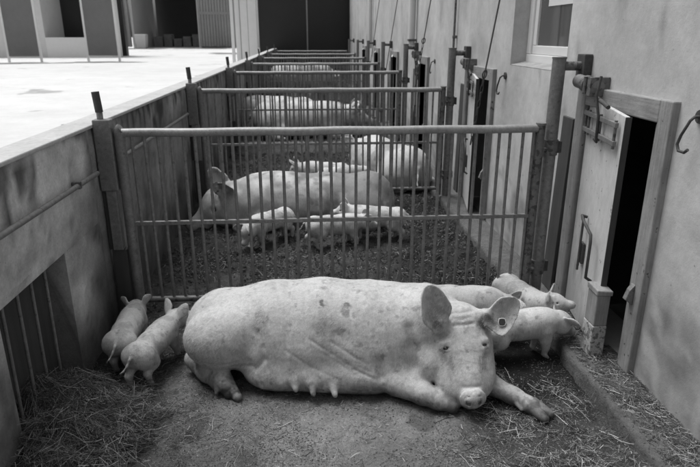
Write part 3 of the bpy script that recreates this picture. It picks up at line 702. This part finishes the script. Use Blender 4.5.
# ---- the big sow lying in the foreground (world coordinates)
def big_sow():
    s = SDF((-.80, 2.10, -.02), (1.20, 3.10, .62), .0052)
    # trunk
    T = [(-.44, 2.83, .225), (-.20, 2.80, .245), (.05, 2.78, .252), (.28, 2.75, .250), (.45, 2.71, .245)]
    s.chain(T, [.205, .228, .235, .228, .205], .07)
    s.ell((-.48, 2.84, .22), (.195, .20, .195), .06)
    s.ell((-.02, 2.675, .17), (.44, .165, .150), .08)            # belly rolled to the near side
    s.ell((.28, 2.63, .17), (.24, .155, .150), .07)
    # ham with its fold
    s.ell((-.465, 2.685, .245), (.196, .160, .158), .022)
    s.ell((-.40, 2.69, .29), (.15, .11, .12), .05)
    # folded hind foot
    s.chain([(-.635, 2.77, .080), (-.55, 2.67, .066), (-.47, 2.585, .056)], [.054, .055, .052], .03)
    s.cone((-.47, 2.585, .056), (-.438, 2.548, .046), .052, .044, .02)
    for q in (-1, 1): s.cone((-.445+q*.016, 2.560-q*.006, .046), (-.405+q*.021, 2.500-q*.012, .024), .034, .0235, .003)
    s.cone((-.49, 2.545, .05), (-.487, 2.515, .032), .015, .009, .01)
    # udder
    s.ell((-.16, 2.575, .09), (.19, .085, .085), .05); s.ell((.08, 2.545, .085), (.21, .08, .08), .05); s.ell((.26, 2.525, .085), (.17, .085, .085), .05)
    for (x, y, z, l) in ((-.268, 2.513, .080, .040), (-.175, 2.500, .095, .028), (-.105, 2.472, .080, .046), (-.02, 2.452, .068, .050), (.085, 2.440, .055, .025)):
        s.cone((x, y+.03, z+.02), (x+.008, y, z-l*.30), .020, .0125, .022); s.cone((x+.008, y, z-l*.25), (x+.010, y-.005, z-l*.46), .0100, .0080, .01)
    for (x, y) in ((-.05, 2.50), (.12, 2.48)): s.chain([(x, y+.10, .19), (x+.06, y+.045, .13)], [.004, .005], .03, sub=True)
    sf = lambda pts, o: [s.surf(x, z, o) for x, z in pts]
    s.chain(sf([(-.275, .33), (-.255, .26), (-.25, .20), (-.29, .15)], -.002), [.001, .004, .006, .004], .020, sub=True)
    s.chain(sf([(-.50, .150), (-.40, .145), (-.30, .165)], -.001), [.001, .003, .002], .016, sub=True)
    s.chain(sf([(-.53, .175), (-.42, .168), (-.32, .185)], -.001), [.001, .002, .001], .018, sub=True)
    for L, w in (([(-.02, .30), (.08, .235), (.19, .165), (.30, .115)], .004), ([(.02, .25), (.12, .185), (.20, .14)], .003), ([(.08, .29), (.25, .19)], .003), ([(-.14, .25), (-.02, .17), (.10, .12)], .002)):
        s.chain(sf(L, -.0045), [.0005]+[w*.38]*(len(L)-2)+[.0005], .014, sub=True)
    # shoulder, near foreleg folded under
    s.ell((.42, 2.64, .22), (.165, .15, .18), .06)
    s.cone((.36, 2.55, .12), (.49, 2.48, .085), .086, .064, .05)
    s.chain(sf([(.31, .20), (.32, .13)], .004), [.002, .004], .05, sub=True)
    # far foreleg stretched forward on the ground
    s.chain([(.74, 2.58, .10), (.84, 2.47, .068), (.955, 2.375, .046), (1.03, 2.30, .036)], [.072, .054, .039, .036], .03)
    for q in (-1, 1): s.cone((1.02+q*.016, 2.305+q*.011, .038), (1.072+q*.018, 2.236+q*.013, .022), .030, .0215, .002)
    for q in (-1, 1): s.cone((.985+q*.028, 2.335+q*.02, .036), (1.0+q*.032, 2.312+q*.022, .024), .012, .008, .008)
    # head frame: sd runs down the face from the poll, w to its left, d inward
    O = np.array((.703, 2.53, .484)); A = nrm((.02, -.27, -.357)); W = np.array((1, -.33, -.31)); W = nrm(W-A*(A@W)); NN = -np.cross(W, A)
    hp = lambda sd, w, d: O+A*sd+W*w-NN*d
    H3 = np.stack([W, A, NN], 1)
    s.chain([(.44, 2.72, .275), (.56, 2.68, .30), hp(.13, -.005, .16)], [.21, .185, .14], .06)
    s.ell((.56, 2.62, .18), (.13, .13, .15), .05); s.ell((.575, 2.53, .165), (.105, .115, .125), .03)
    s.ell(hp(.085, .006, .092), (.100, .100, .088), .03, H3)
    s.ell(hp(.19, .004, .108), (.132, .12, .102), .03, H3)
    s.ell(hp(.25, .003, .098), (.112, .13, .092), .03, H3)
    s.ell(hp(.34, .002, .085), (.088, .12, .079), .03, H3); s.cone(hp(.36, 0, .074), hp(.435, 0, .070), .068, .060, .025)
    s.cone(hp(.15, -.070, .15), hp(.345, -.066, .130), .080, .070, .04); s.cone(hp(.15, .080, .15), hp(.345, .070, .130), .078, .070, .04)
    s.ell(hp(.31, -.080, .145), (.066, .125, .088), .022, H3); s.ell(hp(.30, .080, .150), (.062, .12, .088), .025, H3); s.ell(hp(.365, -.080, .135), (.062, .10, .085), .025, H3); s.ell(hp(.385, -.05, .115), (.075, .075, .065), .03, H3); s.ell(hp(.385, .05, .115), (.065, .075, .065), .03, H3)
    s.cone(hp(.27, 0, .18), hp(.450, 0, .125), .078, .050, .025)          # lower jaw
    s.chain([hp(.10, -.150, .10), hp(.22, -.162, .14), hp(.34, -.14, .16)], [.003, .007, .005], .05, sub=True)
    # bridge of the nose and cheek hollows
    s.chain(sf([(.455, .36), (.470, .27), (.485, .18)], .001), [.001, .005, .002], .05, sub=True)
    # snout disc
    fx = nrm(A*.62+NN*.78); sc = hp(.456, 0, .026); U = np.cross(W, fx); U = U if U[2] > 0 else -U
    s.cone(sc-fx*.06, sc-fx*.010, .048, .051, .015)
    rot = np.stack([W, U, fx], 1)
    s.ell(sc-fx*.002, (.0635, .053, .017), .008, rot)
    for q in (-1, 1): s.ell(sc+W*q*.024+fx*.014-U*.004, (.0135, .0155, .024), .005, rot, sub=True)
    s.ell(sc+fx*.016+U*.026, (.03, .004, .006), .010, rot, sub=True)
    s.ell(sc+fx*.016-U*.026, (.004, .02, .006), .010, rot, sub=True)
    s.chain([hp(.400, -.04, .018), hp(.406, 0, .004), hp(.400, .04, .018)], [.001, .0025, .001], .016, sub=True)
    s.chain([hp(.30, -.088, .118), hp(.38, -.070, .110), hp(.425, -.03, .108), hp(.43, 0, .108), hp(.425, .03, .108), hp(.38, .070, .110), hp(.30, .088, .118)], [.003, .005, .005, .005, .005, .005, .003], .012, sub=True)   # mouth
    eyes = []
    for q in (-1, 1):
        s.ell(hp(.213, q*.091, .055), (.026, .028, .026), .03, H3)
        s.ell(hp(.188, q*.090, .034), (.026, .007, .010), .02, H3)
        s.ell(hp(.214, q*.0925, .022), (.0150, .0078, .024), .004, H3, sub=True)
        eyes.append(hp(.214, q*.092, .0385))
    for k in range(3): s.chain([hp(.05+.03*k, -.05, .008+.01*abs(k-1)), hp(.055+.03*k, 0, .002), hp(.05+.03*k, .05, .008+.01*abs(k-1))], [.0005, .0012, .0005], .016, sub=True)
    s.chain([(.40, 2.475, .080), (.52, 2.405, .058), (.58, 2.365, .046), (.645, 2.325, .036)], [.068, .052, .043, .034], .022)
    # ears
    s.cone(hp(.10, -.075, .08), (.600, 2.485, .40), .045, .034, .03); s.cone(hp(.08, .075, .08), (.825, 2.50, .425), .045, .030, .03)
    s.ear((.600, 2.468, .352), (.526, 2.52, .585), (.20, -1, .42), .086, .0066, .66, .14, .022, .40, 1.0)
    s.ear((.812, 2.478, .410), (.990, 2.49, .402), (-.18, -1, .45), .100, .0066, .60, .14, .018, .34, 1.25, skew=.72)
    sp = [((.16, 2.5, .42), (.028, .2, .05), .45), ((.12, 2.5, .335), (.035, .2, .018), .4), ((.04, 2.62, .45), (.012, .2, .012), .75), ((-.27, 2.6, .38), (.045, .2, .075), .30),
          ((.05, 2.5, .36), (.10, .2, .06), .2), ((-.1, 2.75, .50), (.012, .2, .014), .4), ((.16, 2.6, .44), (.016, .2, .01), .5), ((.50, 2.45, .27), (.018, .1, .03), .3), ((.39, 2.4, .17), (.03, .2, .03), .25),
          ((-.455, 2.545, .05), (.11, .09, .09), .55), ((-.415, 2.51, .025), (.055, .05, .04), .8), ((1.075, 2.235, .02), (.04, .045, .03), .7),
          ((.65, 2.31, .03), (.06, .06, .05), .55), ((1.04, 2.27, .03), (.09, .09, .05), .5), ((.73, 2.24, .12), (.05, .03, .045), .28), ((.775, 2.36, .22), (.012, .05, .06), .3), ((.64, 2.36, .20), (.014, .05, .07), .25), ((.605, 2.385, .23), (.012, .05, .04), .22), ((.80, 2.39, .23), (.018, .05, .05), .35),
          ((.590, 2.475, .40), (.040, .05, .045), .55), ((.565, 2.49, .47), (.07, .06, .10), .30), ((.83, 2.46, .395), (.05, .05, .045), .55), ((.90, 2.47, .40), (.08, .06, .08), .28), ((-.60, 2.72, .12), (.08, .1, .05), .3)]
    for c in eyes: sp += [(c-np.array((0, 0, .002)), (.024, .03, .015), .72), (c+np.array((0, 0, -.04)), (.014, .03, .04), .22)]
    def tf(V, N):
        st = vnoise(V*np.array([1, 1, .30])+np.array([0, 0, .6])*V[:, :1], .016, 14)
        sc_ = vnoise(V*np.array([.35, 1, 1])+V[:, 2:3]*np.array([.8, 0, 0]), .012, 15)*sstep(.0, .5, vnoise(V, .12, 16))
        grime = sstep(.15, .65, vnoise(V, .17, 17)+.5*vnoise(V, .05, 18)+.35*vnoise(V, .016, 19))
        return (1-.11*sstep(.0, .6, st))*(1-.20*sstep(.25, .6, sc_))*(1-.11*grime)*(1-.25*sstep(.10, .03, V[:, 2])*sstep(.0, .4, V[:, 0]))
    o = finish('sow', s, 'huge pale sow lying in the foreground with her face turned to the camera', 'pig', 'sows', sp, tf)
    for c in eyes: eye(o, c, .0120)
    bristles(o, 75000, .007, .019, .00032, lambda P: np.stack([-.9+0*P[:, 0], -.2+0*P[:, 0], -.75+0*P[:, 0]], 1), zmin=.11)
    # tag in her left ear: dark plate, pale rim
    tc = np.array((.893, 2.452, .405)); tn = nrm((-.1, -1, .5)); q = Vector(tn).to_track_quat('Z', 'Y')
    r0 = [.0165, .018, .0145, .0175, .0155, .018, .0145, .017]
    vs = [q @ Vector((r0[k]*math.cos(k*math.pi/4), r0[k]*1.15*math.sin(k*math.pi/4), zz)) for zz in (0, .006) for k in range(8)]
    fs = [tuple(range(8, 16))]+[(k, (k+1) % 8, 8+(k+1) % 8, 8+k) for k in range(8)]
    tg = MB().add(vs, fs).build('ear_tag', M['tag'], o); tg.location = tc
    rp = [q @ Vector((r0[k % 8]*1.08*math.cos(k*math.pi/4), r0[k % 8]*1.25*math.sin(k*math.pi/4), .004)) for k in range(9)]
    MB().tube(rp, .0024, 6).build('rim', M['tagrim'], tg)
    return o
big_sow()
#PIGSMORE
# ---- the other pigs, from one adjustable body plan (x forward, standing height about .27 before scaling)
def std_pig(name, label, loc, rz, sc, head=(0, 0), drop=0., step=(0, 0, 0, 0), fat=1., hs=1., group=None, lop=0., es=1.25, en=None, h=.0042, tail=1, flip=1, bend=0., dirt=None, wr=.35):
    s = SDF((-.32, -.17, -.005 if drop else -.01), (.44, .17, .36), h)
    dz = -drop
    def B(x, y, z): return (x, y+bend*(x*abs(x))*2.0, z+dz)
    T = [B(-.150, 0, .192), B(-.05, 0, .188), B(.06, 0, .188), B(.135, 0, .190)]
    s.chain(T, [.057*fat, .059*fat, .063*fat, .060*fat], .03)
    for q in (-1, 1):
        s.ell(B(-.145, q*.032*fat, .165), (.058*fat, .036*fat, .062*fat), .022); s.ell(B(.118, q*.034*fat, .168), (.050*fat, .032*fat, .060*fat), .022)
    s.ell(B(-.155, 0, .190), (.064*fat, .054*fat, .060*fat), .03)
    s.ell(B(-.01, 0, .168), (.14, .063*fat, .063*fat), .04)
    N = np.array(B(.165, 0, .200)); ya, pa = R(head[0]), R(head[1])
    f = np.array((math.cos(pa)*math.cos(ya), math.cos(pa)*math.sin(ya), math.sin(pa))); l = np.array((-math.sin(ya), math.cos(ya), 0)); u = np.cross(f, l)
    P = lambda a, b, c: N+(f*a+l*b+u*c)*hs
    RT = np.stack([f, l, u], 1)
    s.chain([B(.12, 0, .192), P(.045, 0, 0)], [.060*fat, .052*hs], .03)
    s.ell(P(.070, 0, .006), np.array((.058, .048, .050))*hs, .02, RT)
    s.cone(P(.085, 0, -.004), P(.150, 0, -.022), .039*hs, .0225*hs, .02)
    s.cone(P(.148, 0, -.022), P(.160, 0, -.025), .0225*hs, .0215*hs, .006)
    s.cone(P(.06, 0, -.028), P(.130, 0, -.038), .034*hs, .014*hs, .015)
    for q in (-1, 1):
        s.ell(P(.065, q*.028, -.018), np.array((.035, .026, .03))*hs, .02, RT)
        s.ell(P(.164, q*.008, -.024), np.array((.007, .0042, .0055))*hs, .003, RT, sub=True)
        s.ell(P(.098, q*.037, .010), np.array((.008, .006, .006))*hs, .006, RT, sub=True)
        eb = P(.045, q*.036, .030); et = P(.075+.02*lop, q*(.074+.014*lop), .098-.075*lop)
        s.ear(eb, eb+(et-eb)*es, (f*(1-.3*lop)+l*q*.15+u*.9*lop) if en is None else f*en[0]+l*en[1], .030*hs*es, .0032*hs, .45, .10, .010, .55, 1.0)
    s.chain([P(.10, -.027, -.032), P(.15, -.010, -.036), P(.15, .010, -.036), P(.10, .027, -.032)], [.001, .0015, .0015, .001], .006, sub=True)
    if not drop:
        for q, fx in ((-1, step[0]), (1, step[1])):                  # forelegs
            y = q*.040
            s.chain([B(.125, y*.9, .155), B(.128+fx*.3, y, .105), B(.135+fx*.6, y, .068), B(.132+fx, y, .028)], [.040, .026, .0165, .0145], .02)
            for w in (-1, 1): s.cone((.132+fx, y+w*.006, .022), (.150+fx, y+w*.0075, .008), .0115, .0075, .003)
        for q, hx in ((-1, step[2]), (1, step[3])):                  # hind legs: knee forward, hock back
            y = q*.042
            s.chain([B(-.155, y*.85, .175), B(-.120+hx*.3, y*1.1, .125)], [.056, .040], .03)
            s.chain([B(-.120+hx*.3, y*1.1, .125), B(-.178+hx*.8, y, .083), B(-.168+hx, y, .028)], [.036, .0185, .0145], .016)
            for w in (-1, 1): s.cone((-.168+hx, y+w*.006, .022), (-.150+hx, y+w*.0075, .008), .0115, .0075, .003)
    else:
        for q in (-1, 1):
            s.ell(B(-.135, q*.052*fat, .165), (.065, .038, .055), .02)
            s.chain([B(-.09, q*.075*fat, .150), (-.15, q*.088*fat, .018), (-.08, q*.10*fat, .012)], [.022, .016, .011], .015)
            s.chain([B(.12, q*.05*fat, .155), (.14, q*.07*fat, .020), (.20, q*.066*fat, .012)], [.034, .018, .012], .015)
    if tail:
        s.chain([B(-.212, 0, .212), B(-.232, .004*flip, .200), B(-.246, .014*flip, .172), B(-.262, .026*flip, .150), B(-.283, .034*flip, .146)], [.009, .0062, .005, .0042, .003], .008)
    V, F = s.mesh(); keep = V[:, 2] > -.02; Nn = normals(V, F)
    V = V+Nn*((.0016*vnoise(V, .06, rz)+.0006*vnoise(V, .018, 4))*(1 if sc < 2 else 1.6))[:, None]
    t = 1+.08*vnoise(V, .10, 6+rz)+.06*vnoise(V, .03, 7+rz)
    t *= 1-.26*sstep(.1, .6, vnoise(V, .07, 9+rz)+.5*vnoise(V, .025, 10)+.3*vnoise(V, .01, 14))
    t *= 1-.35*sstep(.66, .8, vnoise(V, .022, 15+rz)+.4*vnoise(V, .008, 16))
    if sc > 2: t *= 1-.34*sstep(.05, .5, vnoise(V, .09, 19+rz)+.5*vnoise(V, .03, 20)+.3*vnoise(V, .012, 21))
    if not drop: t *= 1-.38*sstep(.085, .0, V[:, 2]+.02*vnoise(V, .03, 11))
    dn = np.linalg.norm((V-P(.165, 0, -.025))/np.array((.022, .022, .022)), axis=1); t *= 1-.22*sstep(1.3, .6, dn)
    if dirt is not None:
        c, r, a = dirt; q = np.linalg.norm((V-np.array(c))/np.array(r), axis=1)+.6*vnoise(V, .03, 12)+.3*vnoise(V, .012, 13); t *= 1-a*sstep(1.1, .6, q)
    V = V*sc
    o = np_mesh(name, V, F, M['skin'], tone=np.clip(t, .1, 1.3))
    o.location = loc; o.rotation_euler = (0, 0, R(rz)); prop(o, label, 'pig', group)
    for q in (-1, 1):
        e = uv_sphere(.0052*hs*sc, 12, 8).build('eye', M['eye'], o); e.location = Vector(P(.097, q*.0375, .010)*sc)
    if group == 'piglets' and not drop and loc[1] < 3.3: bristles(o, 9000, .006, .014, .00025, lambda P: np.stack([-.9+0*P[:, 0], 0*P[:, 0], -.6+0*P[:, 0]], 1), zmin=.02)
    return o
GP = 'piglets'
std_pig('piglet', 'piglet in the left corner, farther of the two seen from behind, against the wall post', (-1.02, 2.94, 0), 92, 1.0, (6, -10), step=(.01, -.02, -.02, .02), group=GP, lop=.55, flip=1)
std_pig('piglet', 'piglet standing nearest the rump of the big sow, seen from behind with curled tail', (-.845, 2.80, 0), 75, .97, (-18, 6), step=(.025, -.02, .02, -.03), group=GP, lop=.1, flip=1)
std_pig('piglet', 'piglet whose back shows just behind the big sow\'s head and ear', (.85, 3.06, 0), -13, 1.27, (0, -35), step=(.02, -.02, .02, -.02), group=GP, lop=.5, tail=0)
std_pig('piglet', 'piglet stepping to the right with its lowered dirty head at the hatch door', (1.115, 2.80, .0), 8, 1.12, (2, -26), step=(.0, -.02, .02, -.03), group=GP, lop=.95, tail=0, dirt=((.30, 0, .13), (.05, .06, .05), .45))
std_pig('piglet', 'small piglet behind the others in the corner by the hinge post, facing right', (1.275, 3.19, .0), -74, 1.06, (42, 20), step=(.01, -.02, .01, -.02), group=GP, lop=.1, es=1.0)
std_pig('piglet', 'piglet in the second pen rooting with its head down at the sow\'s shoulder', (-.36, 4.80, 0), 226, 1.12, (0, -46), step=(.03, -.01, .0, -.02), group=GP, lop=.5)
std_pig('piglet', 'piglet in the second pen walking right in front of the lying sow\'s belly', (.19, 4.66, 0), 8, 1.12, (0, -8), step=(.03, -.03, .03, -.03), group=GP, lop=.6)
std_pig('piglet', 'piglet in the second pen nosing the lying sow, tail to the right', (.56, 4.84, 0), 168, 1.18, (0, 6), step=(.01, -.02, .03, -.02), group=GP, lop=.4)
std_pig('piglet', 'sleeping piglet behind the lying sow, left of two beside the rump', (.16, 7.05, .02), 165, 1.45, (0, -15), drop=.105, group=GP, h=.006)
std_pig('piglet', 'sleeping piglet behind the lying sow, right of two against the rump', (.36, 6.85, .02), 20, 1.35, (0, -15), drop=.105, group=GP, h=.006)
GS = 'sows'
std_pig('sow', 'mud-stained sow lying on her side in the second pen with her head to the left', (.0, 5.38, 0), 180, 3.45, (12, -16), drop=.124, fat=1.15, hs=1.05, es=.92, en=(.45, 1), group=GS, lop=.0, h=.005, tail=0, dirt=((-.12, .03, .12), (.14, .17, .11), .55))
std_pig('sow', 'white sow in the third pen showing her broad rump beside the hatches', (.93, 7.0, 0), 112, 3.15, (0, -10), drop=.107, fat=1.2, hs=.9, group=GS, lop=.5, h=.006)
std_pig('sow', 'long white sow lying side on in the fourth pen with her head to the right', (-.12, 10.3, 0), 2, 3.85, (0, -4), drop=.10, fat=1.1, hs=.9, group=GS, lop=.4, h=.006)
std_pig('sow', 'greyish sow half hidden behind the long white sow in the fourth pen', (-.62, 11.05, 0), 165, 3.4, (0, -10), drop=.075, fat=1.15, hs=.9, group=GS, lop=.4, h=.006)
std_pig('sow', 'distant sow whose back shows over the fifth fence', (-.15, 16.2, 0), 5, 3.75, (0, -40), fat=1.2, hs=.9, group=GS, lop=.4, h=.006, step=(.02, -.02, .02, -.02))

# ------------------------------------------------------------------ straw, chaff and clods
def straws(name, n, posfn, lmin, lmax, wid, m, label, cat, lift=.004, pitch=.18, bendy=.25, lpow=2., seed=1):
    g = np.random.default_rng(seed); X, Y = posfn(g, n); n = len(X)
    ln = lmin+(lmax-lmin)*g.random(n)**lpow; az = 6.0*n2(X, Y, .16, seed)+g.normal(0, 1.25, n)+np.pi*(g.random(n) < .3); pt = g.normal(0, pitch, n); r = wid*(.5+1.6*g.random(n)**2.5)
    d = np.stack([np.cos(az)*np.cos(pt), np.sin(az)*np.cos(pt), np.sin(pt)], 1)
    side = np.stack([-np.sin(az), np.cos(az), np.zeros(n)], 1); up = np.cross(d, side)
    b = g.normal(0, bendy, n)*ln; bu = g.normal(0, bendy*.4, n)*ln
    cols = []; K = 4
    for t in np.linspace(-.5, .5, K):
        p = np.stack([X, Y, np.zeros(n)], 1)+d*(ln*t)[:, None]+side*(b*(.25-t*t))[:, None]+up*(bu*(.25-t*t))[:, None]
        cols.append(p)
    zl = lift*g.random(n)**1.5
    for p in cols:
        p[:, 2] += zl
        base = np.where(p[:, 0] > 1.37, .082, gh(p[:, 0], np.clip(p[:, 1], .6, 23)))
        p[:, 2] = np.maximum(p[:, 2]+base, base+r*.5)
    V = np.zeros((n, K, 3, 3))
    for k, p in enumerate(cols):
        for j, a in enumerate((0, 2.1, 4.2)): V[:, k, j] = p+(side*math.cos(a)+up*math.sin(a))*r[:, None]
    V = V.reshape(-1, 3); base = (np.arange(n)*3*K)[:, None]
    q = []
    for k in range(K-1):
        for j in range(3): q.append([k*3+j, k*3+(j+1) % 3, (k+1)*3+(j+1) % 3, (k+1)*3+j])
    F = (base[:, :, None]+np.array(q)[None]).reshape(-1, 4)
    o = np_mesh(name, V, F, m, smooth=False, kind='stuff'); prop(o, label, cat); return o
def rect(x0, x1, y0, y1, dens=None):
    def f(g, n):
        X = x0+(x1-x0)*g.random(n*3); Y = y0+(y1-y0)*g.random(n*3)
        if dens is not None:
            k = g.random(n*3) < dens(X, Y); X, Y = X[k], Y[k]
        return X[:n], Y[:n]
    return f
def patch(x, y): return np.clip(.35+1.0*n2(x, y, .22, 51)+.6*n2(x, y, .07, 52), .04, 1)
def wallhay(x, y): return sstep(-1.0, -1.2, x+.1*n2(x, y, .15, 81))*sstep(2.0, 2.15, y)*sstep(2.72, 2.5, y)
def leftd(x, y): return sstep(-.50, -1.0, x+.30*sstep(2.2, 2.65, y)+.14*n2(x, y, .2, 7))*sstep(2.95, 2.55, y)*np.clip(.35+1.1*n2(x, y, .13, 53)+.7*n2(x, y, .05, 63), .03, 1)
def rightd(x, y): return sstep(.50, 1.15, x+.3*n2(x, y, .25, 54))*sstep(2.75, 2.2, y)*np.clip(.12+1.3*n2(x, y, .14, 55)+.9*n2(x, y, .05, 65), .03, 1)
def frontd(x, y): return sstep(2.35, 1.9, y+.2*n2(x, y, .3, 56))*np.clip(.35+1.2*n2(x, y, .16, 57)+.5*n2(x, y, .06, 67), .03, 1)
straws('chaff', 34000, rect(-1.15, 1.36, 1.4, 3.5, lambda x, y: patch(x, y)*(1-.75*sstep(.3, .6, x)*sstep(2.3, 2.6, y))), .004, .030, .0006, M['straw'], 'short pale chaff scattered over the trodden dirt of the nearest pen', 'chaff', .003, .12, .1, 2.5, 21)
straws('straw', 4500, rect(-1.1, 1.36, 1.5, 3.3, frontd), .03, .12, .0007, M['straw'], 'loose straw lying on the dirt in front of the sow', 'straw', .010, .10, .2, 2.2, 22)
straws('straw_bedding', 13000, rect(.40, 1.335, 1.5, 2.8, rightd), .012, .12, .00075, M['straw'], 'straw bedding heaped along the kerb at lower right', 'straw', .020, .11, .22, 2.2, 23)
straws('hay_heap', 42000, rect(-1.19, -.35, 1.5, 3.1, leftd), .02, .17, .00065, M['hay'], 'dark tangled hay heap along the concrete wall at lower left', 'hay', .075, .26, .35, 1.5, 24)
straws('trough_hay', 5000, rect(LX-.10, -.95, 2.05, 2.85, wallhay), .05, .22, .00065, M['hay'], 'loose hay spilling from the feed opening under the concrete wall', 'hay', .06, .3, .35, 1.5, 27)
straws('kerb_straw', 5000, rect(1.395, 1.59, 1.6, 3.3, lambda x, y: np.clip(.35+1.2*n2(x, y, .15, 58)+.5*sstep(1.42, 1.55, x), .05, 1)), .015, .10, .0007, M['straw'], 'thin straw scattered on the kerb below the barn wall', 'straw', .012, .12, .4, 2.0, 25)
straws('far_litter', 42000, rect(-1.15, 1.36, 3.4, 8.9, lambda x, y: np.clip(.35+1.1*n2(x, y, .25, 59)+.6*n2(x, y, .08, 69), .04, 1)), .010, .06, .0014, M['litter'], 'broken straw litter on the dark floor of the pens behind the fence', 'straw', .02, .25, .3, 2.4, 26)

def crumbs(name, n, posfn, r0, r1, m, label, seed):
    g = np.random.default_rng(seed); X, Y = posfn(g, n); n = len(X)
    r = r0+(r1-r0)*g.random(n)**3
    O8 = np.array([(1, 0, 0), (-1, 0, 0), (0, 1, 0), (0, -1, 0), (0, 0, .8), (0, 0, -.8)], float)
    Z = np.where(X > 1.37, .082, gh(X, np.clip(Y, .6, 23)))+r*.25
    a = g.random(n)*6.28; ca, sa = np.cos(a), np.sin(a)
    J = O8[None]*(.6+.8*g.random((n, 6, 1)))*r[:, None, None]
    V = np.stack([J[..., 0]*ca[:, None]-J[..., 1]*sa[:, None]+X[:, None], J[..., 0]*sa[:, None]+J[..., 1]*ca[:, None]+Y[:, None], J[..., 2]+Z[:, None]], -1).reshape(-1, 3)
    T = np.array([(0, 2, 4), (2, 1, 4), (1, 3, 4), (3, 0, 4), (2, 0, 5), (1, 2, 5), (3, 1, 5), (0, 3, 5)])
    F = ((np.arange(n)*6)[:, None, None]+T[None]).reshape(-1, 3)
    return prop(np_mesh(name, V, F, m, smooth=False, kind='stuff'), label, 'dirt clods')
M['clod'] = mat('dirt_clod', .1, .95, spec=.2, island=(.05, .19, 1.3))
crumbs('dirt_clods', 42000, rect(-1.15, 1.36, 1.4, 3.5, lambda x, y: np.clip(.4+1.0*n2(x, y, .18, 71), .08, 1)*(1-.6*sstep(.3, .6, x)*sstep(2.3, 2.6, y))), .0010, .0048, M['clod'], 'small crumbs of dry dirt on the floor around the big sow', 31)
crumbs('muck_lumps', 22000, rect(-1.15, 1.36, 3.4, 8.8, lambda x, y: np.clip(.4+1.0*n2(x, y, .2, 72), .08, 1)), .003, .013, M['muck'], 'dark lumps of muck and litter on the floor of the second and third pens', 32)
crumbs('kerb_crumbs', 5000, rect(1.39, 1.59, 1.6, 3.3), .0012, .006, M['clod'], 'crumbs of dirt on top of the kerb by the barn wall', 33)
